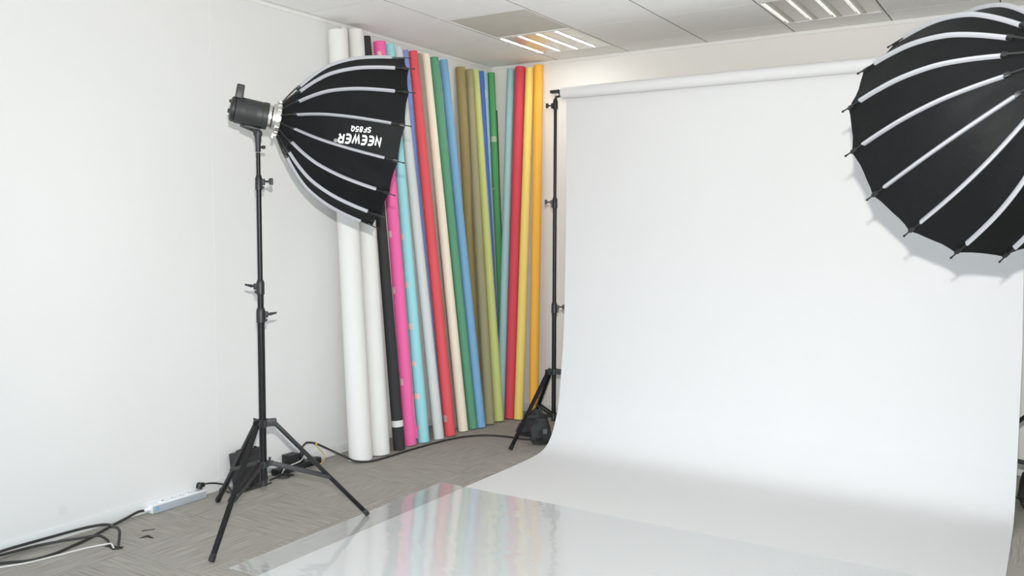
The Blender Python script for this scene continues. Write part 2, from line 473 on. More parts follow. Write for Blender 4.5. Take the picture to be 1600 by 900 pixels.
def stand(base, label, feet, hub_z, brace_z, bottom_z, joints, top_z, radii, knobs, cat='stand', leg_r=.0115, tilt_brace=.58, spigot=True):
    bx, by = base
    t = thing('light_stand', (bx, by, 0), label, cat, 'black tripod stands')
    P = lambda z: V((bx, by, z))
    zs = [bottom_z] + joints + [top_z]
    names = ['base_tube', 'middle_tube', 'upper_tube', 'top_tube']
    for i in range(len(zs) - 1):
        mb = MB().tube([P(zs[i]), P(zs[i + 1] + (.01 if i < len(zs) - 2 else 0))], radii[i], n=20)
        obj(names[i], mb, M['black'], t)
    obj('end_cap', MB().lathe(P(bottom_z), (0, 0, 1), [(-.006, radii[0] * .9), (-.004, radii[0] + .002), (.022, radii[0] + .002), (.024, radii[0])], n=20), M['black_plastic'], t)
    for i, z in enumerate(joints):
        ro = radii[i] + .0045
        cb = MB().lathe(P(z), (0, 0, 1), [(-.036, radii[i] + .001), (-.034, ro), (.022, ro), (.028, ro - .002), (.036, radii[i + 1] + .002), (.037, radii[i + 1])], n=24)
        kind, d = knobs[i]; d = V(d).normalized()
        cb.box(P(z) + d * (ro + .004) + V((0, 0, .004)), (.018, .018, .030), axes(d), bev=.004)
        cb.box(P(z) + d * (ro + .002) + V((0, 0, -.022)), (.014, .012, .014), axes(d), bev=.004)
        col = obj('collar', cb, M['black_plastic'], t)
        obj('clamp_knob', knob(kind, P(z) + d * (ro + .010) + V((0, 0, .006)), d), M['black_plastic'], col)
    hb = MB().lathe(P(hub_z), (0, 0, 1), [(-.018, radii[0] + .001), (-.018, radii[0] + .009), (.018, radii[0] + .009), (.018, radii[0] + .001)], n=24, closed=True)
    bc = MB().lathe(P(brace_z), (0, 0, 1), [(-.016, radii[0] + .001), (-.016, radii[0] + .008), (.014, radii[0] + .008), (.014, radii[0] + .001)], n=24, closed=True)
    for fx, fy in feet:
        d = V((fx - bx, fy - by, 0)).normalized(); s_ = V((-d.y, d.x, 0))
        for sg in (-1, 1):
            hb.box(P(hub_z) + d * (radii[0] + .024) + s_ * sg * .0145, (.048, .004, .034), axes(d), bev=.0015)
            bc.box(P(brace_z) + d * (radii[0] + .016) + s_ * sg * .011, (.030, .0035, .022), axes(d), bev=.0015)
        hb.tube([P(hub_z) + d * (radii[0] + .036) - s_ * .020, P(hub_z) + d * (radii[0] + .036) + s_ * .020], .004, n=8)
        bc.tube([P(brace_z) + d * (radii[0] + .022) - s_ * .015, P(brace_z) + d * (radii[0] + .022) + s_ * .015], .0035, n=8)
    # wing screw on the brace collar
    bc.tube([P(brace_z) + V((radii[0] + .01, .012, 0)), P(brace_z) + V((radii[0] + .014, .014, .034))], [.005, .006], n=8)
    obj('leg_hub', hb, M['body'], t); obj('brace_collar', bc, M['body'], t)
    for fx, fy in feet:
        d = V((fx - bx, fy - by, 0)).normalized()
        a = P(hub_z) + d * (radii[0] + .036); f = V((fx, fy, .0105))
        u = (f - a).normalized()
        lg = MB(); A = axes(u); lg.box((a + f) / 2 - u * .006, ((f - a).length - .012, .021, .021), A, bev=.005)
        lo = obj('leg', lg, M['black'], t)
        obj('rubber_foot', MB().box(f - u * .016, (.034, .024, .024), A, bev=.006), M['black_plastic'], lo)
        m_ = a.lerp(f, tilt_brace)
        s_ = V((-d.y, d.x, 0))
        br = MB(); q = P(brace_z) + d * (radii[0] + .022)
        flat_bar(br, q + s_ * .0145, m_ + s_ * .0145, .004, .018)
        flat_bar(br, q - s_ * .0145, m_ - s_ * .0145, .004, .018)
        br.tube([m_ - s_ * .019, m_ + s_ * .019], .0045, n=8)
        obj('brace', br, M['body'], t)
    if spigot:
        obj('spigot', MB().lathe(P(top_z), (0, 0, 1), [(-.01, .009), (.0, .010), (.002, .008), (.020, .008), (.022, .006), (.026, .006), (.028, .008), (.036, .008)], n=16), M['steel'], t)
    return t

side = V((.847, .532, 0))
stand((.69, -3.07), 'tall black tripod stand holding the strobe, standing before the left wall',
      [(.853, -3.517), (.182, -2.936), (1.005, -2.670)], .520, .318, .215, [1.045, 1.180, 1.680], 1.822, [.0170, .0145, .0118, .0098],
      [('lever', side), ('lever', -side), ('T', side)], spigot=False)
stand((1.056, -.838), 'black backdrop stand beside the orange roll, at the near side edge of the white paper',
      [(.912, -1.165), (.690, -.545), (1.40, -.770)], .500, .200, .165, [.935, 1.642], 2.262, [.0150, .0130, .0105],
      [('T', side), ('T', -side)], spigot=False)
st3 = stand((4.01, -.838), 'black backdrop stand at the far edge of the white paper, mostly out of view',
      [(3.32, -.66), (4.32, -.28), (4.30, -1.33)], .640, .255, .150, [.985, 1.642], 2.262, [.0150, .0130, .0105],
      [('T', side), ('T', -side)], spigot=False)
st4 = stand((4.035, -3.062), 'black tripod stand under the umbrella softbox by the camera, out of view',
      [(4.535, -3.06), (3.83, -2.60), (3.90, -3.55)], .520, .318, .215, [1.045, 1.180, 1.640], 1.760, [.0170, .0145, .0118, .0098],
      [('lever', side), ('lever', -side), ('T', side)], spigot=False)

# crossbar hook holders on top of both backdrop stands, and the bar through the roll
def holder(bx, by, sg, label):
    t = thing('crossbar_holder', (bx, by, 2.262), label, 'holder', 'crossbar holders')
    B = V((bx, by, 0))
    sk = MB().lathe(B + V((0, 0, 2.262)), (0, 0, 1), [(.001, .0125), (.002, .017), (.050, .017), (.066, .013), (.074, .010), (.076, .006)], n=20)
    sk.box(B + V((-.017 * sg, -.004, 2.288)), (.020, .022, .034), bev=.004)
    obj('socket', sk, M['black_plastic'], t)
    obj('clamp_knob', knob('T', B + V((-.024 * sg, -.006, 2.290)), (-sg, -.25, 0)), M['black_plastic'], t)
    obj('stud', MB().tube([B + V((0, 0, 2.335)), B + V((0, 0, 2.372))], .0055), M['steel'], t)
    hk = MB()
    hk.box(B + V((.000 * sg, 0, 2.380)), (.070, .034, .020), bev=.004)
    hk.box(B + V((.022 * sg, .0, 2.346)), (.040, .022, .012), axes((sg, 0, .12)), bev=.003)
    hk.box(B + V((.030 * sg, .014, 2.362)), (.014, .005, .040), bev=.002)
    obj('hook', hk, M['body'], t)
    return t
holder(1.056, -.838, 1, 'black crossbar hook atop the backdrop stand, touching the end of the white roll')
holder(4.01, -.838, -1, 'black crossbar hook at the far end of the white roll, out of view')
tag(obj('crossbar', MB().tube([(1.085, -.8365, 2.366), (3.965, -.8365, 2.366)], .0135, n=16), M['black'], loc=(2.5, -.8365, 2.366)),
    'black bar running through the core of the white paper roll', 'bar')

# sandbags: two pouches over a leg joined by a strap
def pouch(c, sx, sy, sz, rz, seed, lean=0.0):
    from mathutils import noise
    rng = random.Random(seed); off = V((rng.uniform(0, 50), rng.uniform(0, 50), rng.uniform(0, 50)))
    mb = MB(); nu, nv = 19, 12; rows = []
    for j in range(nv + 1):
        v = j / nv; R = []
        for i in range(nu + 1):
            a = 2 * PI * (i % nu) / nu; ca, sa = math.cos(a), math.sin(a)
            lat = -PI / 2 + PI * v                       # boxy superellipsoid, fuller below
            cl, sl = math.cos(lat), math.sin(lat)
            ex = .55
            q = (abs(ca) ** 3.2 + abs(sa) ** 3.2) ** (-1 / 3.2)
            rr = abs(cl) ** ex; z = math.copysign(abs(sl) ** (.50 if sl < 0 else .85), sl)
            tz = (z + 1) / 2
            taper = 1.08 - .50 * tz ** 1.5
            p = V((ca * q * rr * sx * taper, sa * q * rr * sy * taper, tz * sz))
            n1 = noise.noise((p + off) * 13); n2 = noise.noise((p + off * 1.7) * 30); n3 = abs(noise.noise(V((p.x, p.y, p.z * .5)) * 21 + off))
            k = 1 + (.42 * n1 + .46 * n2 - .40 * n3 + .06) * (.35 + .65 * min(1, rr * 1.5))
            x, y = p.x * k + lean * tz, p.y * k
            z = max(0, p.z * (1 + .30 * n1 * tz))
            R.append((c[0] + x * math.cos(rz) - y * math.sin(rz), c[1] + x * math.sin(rz) + y * math.cos(rz), c[2] + z))
        rows.append(R)
    mb.grid(rows)
    return mb
sbg = thing('sandbag', (.92, -.78, 0), 'black two-pouch sandbag slumped over the foot of the backdrop stand near the orange roll', 'sandbag', 'black sandbags')
obj('pouch', pouch((.800, -.735, .003), .085, .062, .170, math.radians(32), 3, .030), M['nylon'], sbg, angle=22)
p2 = obj('pouch', pouch((.972, -.872, .003), .072, .075, .225, math.radians(32), 5, -.02), M['nylon'], sbg)
obj('strap', MB().slab([[V(p) + V((.016, .020, 0)) * k for k in (-1, 0, 1)] for p in bez([(.830, -.72, .155), (.86, -.765, .190), (.91, -.82, .215), (.945, -.86, .222), (.965, -.88, .218)], 5)], (0, 0, .004)), M['nylon'], sbg)
tg = obj('tag', MB().box((1.040, -.925, .100), (.028, .003, .034), axes((.84, .53, 0)), bev=.001), M['tag'], p2); tg['label'] = 'small pale tag'
sb2 = thing('sandbag', (3.88, -.70, 0), 'black sandbag on the carpet past the far edge of the white paper', 'sandbag', 'black sandbags')
obj('pouch', pouch((3.885, -.68, .003), .085, .105, .245, math.radians(20), 9, .03), M['nylon'], sb2)
obj('pouch', pouch((4.09, -.56, .003), .075, .105, .215, math.radians(20), 11, -.02), M['nylon'], sb2)
obj('strap', MB().slab([[V(p) + V((-.010, .022, 0)) * k for k in (-1, 0, 1)] for p in bez([(3.90, -.675, .235), (3.95, -.645, .268), (4.02, -.60, .262), (4.07, -.57, .215)], 5)], (0, 0, .004)), M['nylon'], sb2)

# ------------------------------------------------------------------ softbox and strobe
NR = 16
class SB:
    def __init__(s, centre, yaw, pitch, phase, sgn, D=.52):
        s.a = V((math.cos(pitch) * math.cos(yaw), math.cos(pitch) * math.sin(yaw), math.sin(pitch)))
        s.h = s.a.cross(V((0, 0, 1))).normalized(); s.v = s.h.cross(s.a)
        s.c = V(centre); s.D = D; s.o = s.c - s.a * D; s.ph = phase; s.sg = sgn; s.R = .418
    def rad(s, t):
        K = ((0, .070), (.06, .112), (.14, .176), (.25, .248), (.364, .303), (.55, .356), (.75, .390), (1, .419))
        n = len(K)
        for i in range(n - 1):
            if t <= K[i + 1][0] or i == n - 2: break
        sl = lambda j: (K[min(j + 1, n - 1)][1] - K[max(j - 1, 0)][1]) / (K[min(j + 1, n - 1)][0] - K[max(j - 1, 0)][0])
        (x0, y0), (x1, y1) = K[i], K[i + 1]
        h = x1 - x0; u = (t - x0) / h
        return (2 * u ** 3 - 3 * u * u + 1) * y0 + (u ** 3 - 2 * u * u + u) * h * sl(i) + (3 * u * u - 2 * u ** 3) * y1 + (u ** 3 - u * u) * h * sl(i + 1)
    def dirn(s, k):
        an = s.ph + s.sg * k * 2 * PI / NR
        return s.h * math.cos(an) + s.v * math.sin(an)
    def rib(s, t, k, off=0.0):
        r = s.rad(t); r2 = s.rad(min(1, t + .01)); r1 = s.rad(max(0, t - .01))
        dt = (min(1, t + .01) - max(0, t - .01)) * s.D
        nx = V((dt, -(r2 - r1), 0)).normalized()      # normal in the (radial, axial) plane
        return s.o + s.a * (t * s.D + nx.y * off) + s.dirn(k) * (r + nx.x * off)
    def panel(s, t, k, f, off=0.0):                   # f 0..1 between rib k and rib k+1
        a, b = s.rib(t, k), s.rib(t, k + 1)
        p = a.lerp(b, f)
        bow = 4 * f * (1 - f)
        mid = (s.dirn(k) + s.dirn(k + 1)).normalized()
        edge = max(0, (t - .90) / .10) ** 2
        p = p - mid * (.003 * bow * min(1, t * 3)) - s.a * (.007 * bow * edge)
        return p + mid * off

def glyph(ch):          # polylines in a 0..1 box, y up
    G = {
        'N': [[(.12, 0), (.12, 1), (.88, 0), (.88, 1)]],
        'E': [[(.95, 1), (.45, 1), (.22, .88), (.12, .68), (.12, .32), (.22, .12), (.45, 0), (.95, 0)], [(.12, .5), (.85, .5)]],
        'W': [[(.04, 1), (.28, 0), (.5, .85), (.72, 0), (.96, 1)]],
        'R': [[(.12, 0), (.12, 1), (.62, 1), (.84, .90), (.90, .72), (.84, .54), (.62, .44), (.12, .44)], [(.50, .44), (.92, 0)]],
        'S': [[(.90, .86), (.70, 1), (.32, 1), (.12, .86), (.12, .66), (.30, .54), (.70, .46), (.90, .34), (.90, .14), (.70, 0), (.30, 0), (.10, .14)]],
        'F': [[(.12, 0), (.12, 1), (.92, 1)], [(.12, .52), (.80, .52)]],
        '8': [[(.5, .53), (.22, .62), (.16, .80), (.30, 1), (.70, 1), (.84, .80), (.78, .62), (.5, .53), (.18, .42), (.10, .20), (.28, 0), (.72, 0), (.90, .20), (.82, .42), (.5, .53)]],
        '5': [[(.86, 1), (.20, 1), (.14, .56), (.40, .62), (.70, .58), (.88, .40), (.88, .20), (.70, 0), (.30, 0), (.10, .14)]],
        'Q': [[(.5, 1), (.22, .90), (.10, .66), (.10, .34), (.22, .10), (.5, 0), (.78, .10), (.90, .34), (.90, .66), (.78, .90), (.5, 1)], [(.52, .36), (1.06, -.14)]],
    }
    return G[ch]

def text_quads(txt, cw, ch, gap, sw):      # strips of small quads in text units (metres)
    out = []; x = 0
    for c in txt:
        wch = cw * (1.30 if c == 'W' else 1)
        for line in glyph(c):
            P = [V((x + px * wch, py * ch)) for px, py in line]
            n = len(P)
            closed = (P[0] - P[-1]).length < 1e-5
            L_, R_ = [], []
            for i in range(n):
                d1 = (P[i] - P[i - 1]).normalized() if i > 0 else ((P[-1] - P[-2]).normalized() if closed else None)
                d2 = (P[i + 1] - P[i]).normalized() if i < n - 1 else ((P[1] - P[0]).normalized() if closed else None)
                if d1 is None: d1 = d2
                if d2 is None: d2 = d1
                tn = d1 + d2
                tn = tn.normalized() if tn.length > .25 else d1
                nn = V((-tn.y, tn.x)); m_ = 1 / max(.5, nn.dot(V((-d1.y, d1.x))))
                L_.append(P[i] + nn * sw / 2 * m_); R_.append(P[i] - nn * sw / 2 * m_)
            for i in range(n - 1):
                seg = max(1, int((P[i + 1] - P[i]).length / .006))
                for q in range(seg):
                    u0, u1 = q / seg, (q + 1) / seg
                    out.append([L_[i].lerp(L_[i + 1], u0), L_[i].lerp(L_[i + 1], u1), R_[i].lerp(R_[i + 1], u1), R_[i].lerp(R_[i + 1], u0)])
        x += wch + gap
    return out, x - gap

def softbox(sb, label, writing_panel=None):
    t = thing('softbox', sb.o, label, 'softbox', 'black parabolic softboxes')
    NT, NF = 22, 6
    ts = [(i / NT) ** 1.25 for i in range(NT + 1)]
    rng = random.Random(4)
    wr = [[rng.uniform(-1, 1) for _ in range(5)] for _ in range(NR)]
    rows = []
    for tt in ts:
        R = []
        for k in range(NR):
            for q in range(NF):
                f = q / NF
                bow = 4 * f * (1 - f)
                wv = wr[k]
                # soft diagonal folds in the cloth
                fold = .0022 * bow * (math.sin(26 * tt + 7 * f + 5 * wv[0]) * wv[1] + math.sin(15 * tt - 9 * f + 6 * wv[2]) * wv[3]) * min(1, tt * 4)
                R.append(sb.panel(tt, k, f, fold))
        R.append(R[0]); rows.append(R)
    sh = MB().grid(rows)
    inner = [[p - (p - (sb.o + sb.a * ((p - sb.o).dot(sb.a)))).normalized() * .0025 for p in R] for R in rows]
    sh2 = MB().grid([R[::-1] for R in inner])
    cl = MB().grid(rows, 0)
    cl.grid([R[::-1] for R in inner], 1)
    cl.grid([rows[-1], inner[-1]], 0)
    obj('fabric_shell', cl, [M['fabric'], M['silver']], t, angle=60)
    # diffuser cloth set just inside the mouth
    dv = [sb.o + sb.a * (sb.D * .94)] + [sb.panel(.945, k, f) - (sb.dirn(k + f)) * .006 - sb.a * .002 for k in range(NR) for f in (0, .5)]
    dm = MB(); m_ = NR * 2
    dm.add(dv + [p - sb.a * .002 for p in dv], [(0, 1 + i, 1 + (i + 1) % m_) for i in range(m_)] + [(m_ + 1, m_ + 2 + (i + 1) % m_, m_ + 2 + i) for i in range(m_)] + [(1 + i, m_ + 2 + i, m_ + 2 + (i + 1) % m_, 1 + (i + 1) % m_) for i in range(m_)])
    obj('diffuser', dm, M['diffuser'], t)
    for k in range(NR):
        d = sb.dirn(k); tg_ = sb.a.cross(d).normalized()
        strip = []
        t0, t1 = .125, .88
        NS = 26
        for i in range(NS + 1):
            tt = t0 + (t1 - t0) * i / NS
            w = .0068
            row = []
            for q in range(7):
                u = -1 + q / 3
                row.append(sb.rib(tt, k, .0012 + .0115 * (1 - abs(u) ** 2.6)) + tg_ * u * w)
            strip.append(row)
        rb = obj('rib', MB().slab(strip, tuple(-d * .003)), M['piping'], t, angle=50)
        rd = MB()
        # black rod: bare near the ring and again past the end of the sleeve, out to the tip
        near = [sb.rib(tt, k, .006 + .006 * math.sin(min(1, tt / .16) * PI)) for tt in [.004, .02, .045, .075, .105, .135]]
        far = [sb.rib(tt, k, .004) for tt in (.87, .91, .955, 1.0)]
        e = (far[-1] - far[-2]).normalized()
        rd.tube(far + [far[-1] + e * .026], .0025, n=8)
        rd.tube([far[-1] + e * .023, far[-1] + e * .029], .0038, n=8)
        A = axes(e, d)
        rd.box(sb.rib(.975, k, .002), (.026, .014, .009), A, bev=.003)
        ar = MB().tube(near, .0036, n=8)
        ar.box(sb.rib(.125, k, .006), (.020, .016, .014), axes((sb.rib(.14, k) - sb.rib(.11, k)), d), bev=.004)
        ao = obj('spring_arm', ar, M['black_plastic'], rb); ao['label'] = 'bare black arm by the ring'
        rr = obj('rod', rd, M['black_plastic'], rb); rr['label'] = 'black rod end'
    # speed ring
    o = sb.o
    rg = MB().lathe(o, sb.a, [(-.034, .046), (-.034, .066), (-.022, .068), (-.020, .078), (.002, .080), (.004, .062), (-.006, .050)], n=48, closed=True)
    for k in range(NR):
        d = sb.dirn(k)
        rg.box(o + d * .079 - sb.a * .008, (.018, .008, .009), axes(sb.a, d), bev=.002)
        if k % 4 == 1: rg.tube([o + d * .076 - sb.a * .012, o + d * .092 - sb.a * .020], .005, n=8)
    ro = obj('speed_ring', rg, M['steel'], t)
    obj('lock_lever', MB().box(o - sb.v * .084 - sb.a * .018, (.012, .020, .026), axes(sb.a, sb.v), bev=.003), M['steel'], ro)
    if writing_panel is not None:
        k = writing_panel
        wt = MB()
        def place(quads, tA, dA, tB, dB, width, height, mb):
            # the text runs from the rim (tA) towards the ring (tB); its up points to rib k+1
            for Q in quads:
                pts = []
                for p in Q:
                    u = p.x / width
                    tt = tA + (tB - tA) * u
                    wid = (sb.rib(tt, k + 1) - sb.rib(tt, k)).length
                    off = dA + (dB - dA) * u + (p.y - height / 2)
                    pts.append(sb.panel(tt, k, .5 + off / wid, .0042))
                mb.add(pts, [(0, 1, 2, 3)])
        h1 = .037
        q1, w1 = text_quads('NEEWER', .036, h1, .0085, .0098)
        place(q1, .825, .012, .475, .034, w1, h1, wt)
        h2 = .021
        q2, w2 = text_quads('SF85Q', .017, h2, .0045, .0048)
        place(q2, .725, -.030, .565, -.018, w2, h2, wt)
        bmx = bmesh.new()
        o_ = obj('lettering', wt, M['print_'], t); o_['label'] = 'white printed lettering'
        rgm = MB(); ring = []
        cxy = (.458, .048)
        def pp(dx, dy):
            tt = cxy[0] - dx / sb.D
            wid = (sb.rib(tt, k + 1) - sb.rib(tt, k)).length
            return sb.panel(tt, k, .5 + (cxy[1] + dy) / wid, .0042)
        for q in range(20):
            a0, a1 = 2 * PI * q / 20, 2 * PI * (q + 1) / 20
            rgm.add([pp(.008 * math.cos(a0), .008 * math.sin(a0)), pp(.008 * math.cos(a1), .008 * math.sin(a1)), pp(.0058 * math.cos(a1), .0058 * math.sin(a1)), pp(.0058 * math.cos(a0), .0058 * math.sin(a0))], [(0, 1, 2, 3)])
        qr, wr_ = text_quads('R', .0055, .0065, 0, .0018)
        for Q in qr: rgm.add([pp(p.x - .00275, p.y - .00325) for p in Q], [(0, 1, 2, 3)])
        o_ = obj('registered_mark', rgm, M['print_grey'], t); o_['label'] = 'small grey round mark'
    return t

def strobe(sb, joint_xy, joint_z, label):
    a, v, h, o = sb.a, sb.v, sb.h, sb.o
    t = thing('studio_strobe', (joint_xy[0], joint_xy[1], joint_z), label, 'strobe light', 'strobe lights')
    P = lambda x, y, z: o + a * x + h * y + v * z
    obj('front_collar', MB().lathe(o, a, [(-.060, .046), (-.060, .058), (-.040, .058), (-.036, .052), (-.035, .046)], n=40, closed=True), M['steel'], t)
    bd_ = MB().lathe(o, a, [(-.205, .050), (-.203, .060), (-.198, .063), (-.080, .0615), (-.078, .064), (-.056, .064), (-.053, .061), (-.053, .040)], n=48)
    obj('body', bd_, M['body'], t)
    bk = MB().lathe(o, a, [(-.228, .030), (-.226, .050), (-.220, .058), (-.206, .060), (-.203, .055)], n=40)
    bo = obj('rear_panel', bk, M['black_plastic'], t)
    for y, z in ((.0, .034), (.012, -.012), (-.020, -.012)):
        obj('dial', MB().lathe(P(-.224, y, z), -a, [(0, .008), (.010, .008), (.012, .006)], n=16), M['black_plastic'], bo)
    hd = MB(); rows_ = []
    A = axes(a, v)
    hd.box(P(-.196, -.030, .082), (.036, .016, .062), A, bev=.006); hd.box(P(-.196, .030, .082), (.036, .016, .062), A, bev=.006)
    hd.box(P(-.196, 0, .106), (.036, .076, .022), A, bev=.007)
    obj('handle', hd, M['black_plastic'], t)
    for s_ in (-1, 1):          # vent slats on both flanks
        gr = MB()
        for q in range(8):
            zz = -.026 + q * .0068
            an = math.asin(max(-1, min(1, zz / .0625)))
            gr.box(o + a * -.132 + (h * s_ * math.cos(an) + v * math.sin(an)) * .0625, (.052, .0035, .0040), axes(a, v))
        for q in range(6):
            gr.box(P(-.156 + q * .0096, s_ * .0612, -.002), (.0024, .0036, .050), axes(a, v))
        obj('vent_grille', gr, M['grille'], t)
    J = V((joint_xy[0], joint_xy[1], joint_z))
    bt = MB()
    bt.box(P(-.115, .0, -.068), (.075, .030, .010), A, bev=.003)
    bt.box(P(-.130, .0, -.063), (.040, .024, .008), A, bev=.003)
    flat_bar(bt, P(-.170, .012, -.066), J + V((0, 0, .006)), .008, .012)
    flat_bar(bt, P(-.170, -.012, -.066), J + V((0, 0, .004)), .008, .012)
    bt.tube([P(-.112, 0, -.068), J], [.011, .013], n=14)
    obj('tilt_bracket', bt, M['body'], t)
    ad = MB().lathe(J, (0, 0, 1), [(.016, .010), (.014, .016), (-.008, .0165), (-.060, .0115), (-.084, .0125), (-.086, .0100)], n=20)
    ad.tube([J - side * .019, J + side * .019], .010, n=14)
    aj = obj('stand_socket', ad, M['body'], t)
    obj('clamp_knob', MB().tube([J + V((0, 0, -.064)) + side * .010, J + V((0, 0, -.064)) + side * .026, J + V((0, 0, -.064)) + side * .034], [.005, .009, .007], n=12), M['black_plastic'], aj)
    return t

SL = SB((1.082, -2.602, 1.890), .899, -.180, 1.269, -1)
SR = SB((3.657, -2.604, 1.764), 2.222, -.356, 2.471, 1)
softbox(SL, 'black parabolic softbox with white lettering, in front of the coloured paper rolls', writing_panel=3)
softbox(SR, 'large black parabolic softbox cut off by the picture edge, in front of the white backdrop')
strobe(SL, (.69, -3.07), 1.912, 'black strobe light clamped behind the lettered softbox, above the tall stand')
strobe(SR, (4.035, -3.062), 1.852, 'black strobe light behind the cut-off softbox, out of view')

# ------------------------------------------------------------------ paper rolls
def roll_frame(T, B):
    ax = (V(T) - V(B)).normalized(); ref = V((.53, -.85, 0))
    e1 = (ref - ax * ref.dot(ax)).normalized(); return ax, e1, ax.cross(e1)

def lin(r, g, b): return tuple(((c / 255) / 12.92 if c / 255 <= .04045 else ((c / 255 + .055) / 1.055) ** 2.4) for c in (r, g, b))

def paper_roll(name, T, B, rr_, col, label, seam=140, tapes=()):
    T, B = V(T), V(B); r, rt_ = rr_ if isinstance(rr_, tuple) else (rr_, rr_)      # loosely wound: fuller at the foot
    ax, e1, e2 = roll_frame(T, B)
    lift = r * math.sqrt(max(0, 1 - ax.z ** 2)) + .0008
    B = B + V((0, 0, lift)); T = T + V((0, 0, 0))
    L_ = (T - B).length
    t = thing('paper_roll', B, label, 'paper roll', 'paper rolls leaning along the walls')
    mp = mat('paper_' + name, col, .78, noise=.025, nscale=4, spec=.25, bump=.06, bscale=18, stretch=(1, 1, .15))
    n = 44; rows_o = [];
    RA = lambda s_: r + (rt_ - r) * s_ / L_
    def ring(s, ro, spiral=True):
        R = []
        for k in range(n + 1):
            an = math.radians(seam) + 2 * PI * k / n
            rr = ro + (.0012 * (k / n) if spiral else 0)
            R.append(B + ax * s + (e1 * math.cos(an) + e2 * math.sin(an)) * rr)
        return R
    ins = max(.010, min(r, rt_) - .010)
    mb = MB()
    mb.grid([ring(.0, ins, False), ring(0, r - .0012), ring(.0006, r), ring(L_ * .5, RA(L_ * .5)), ring(L_ - .0006, rt_), ring(L_, rt_ - .0012), ring(L_, ins, False), ring(0, ins, False)])
    obj('paper', mb, mp, t)
    obj('core', MB().lathe(B + ax * .002, ax, [(0, ins - .004), (0, ins - .0006), (L_ - .008, ins - .0006), (L_ - .008, ins - .004)], n=24, closed=True), M['cardboard'], t)
    for s, an, ln, span, m_ in tapes:
        q = MB(); rr = []
        for i in range(2):
            R = []
            for k in range(11):
                a_ = math.radians(an - span / 2 + span * k / 10)
                R.append(B + ax * (s - ln / 2 + ln * i) + (e1 * math.cos(a_) + e2 * math.sin(a_)) * (RA(s) + .0022))
            rr.append(R)
        d = (e1 * math.cos(math.radians(an)) + e2 * math.sin(math.radians(an)))
        q.slab(rr, tuple(-d * .0012))
        o_ = obj('tape', q, M[m_], t); o_['label'] = m_.replace('tape_', '').replace('clear_', '') + ' tape patch'
    return t, mp, B, ax, e1, e2

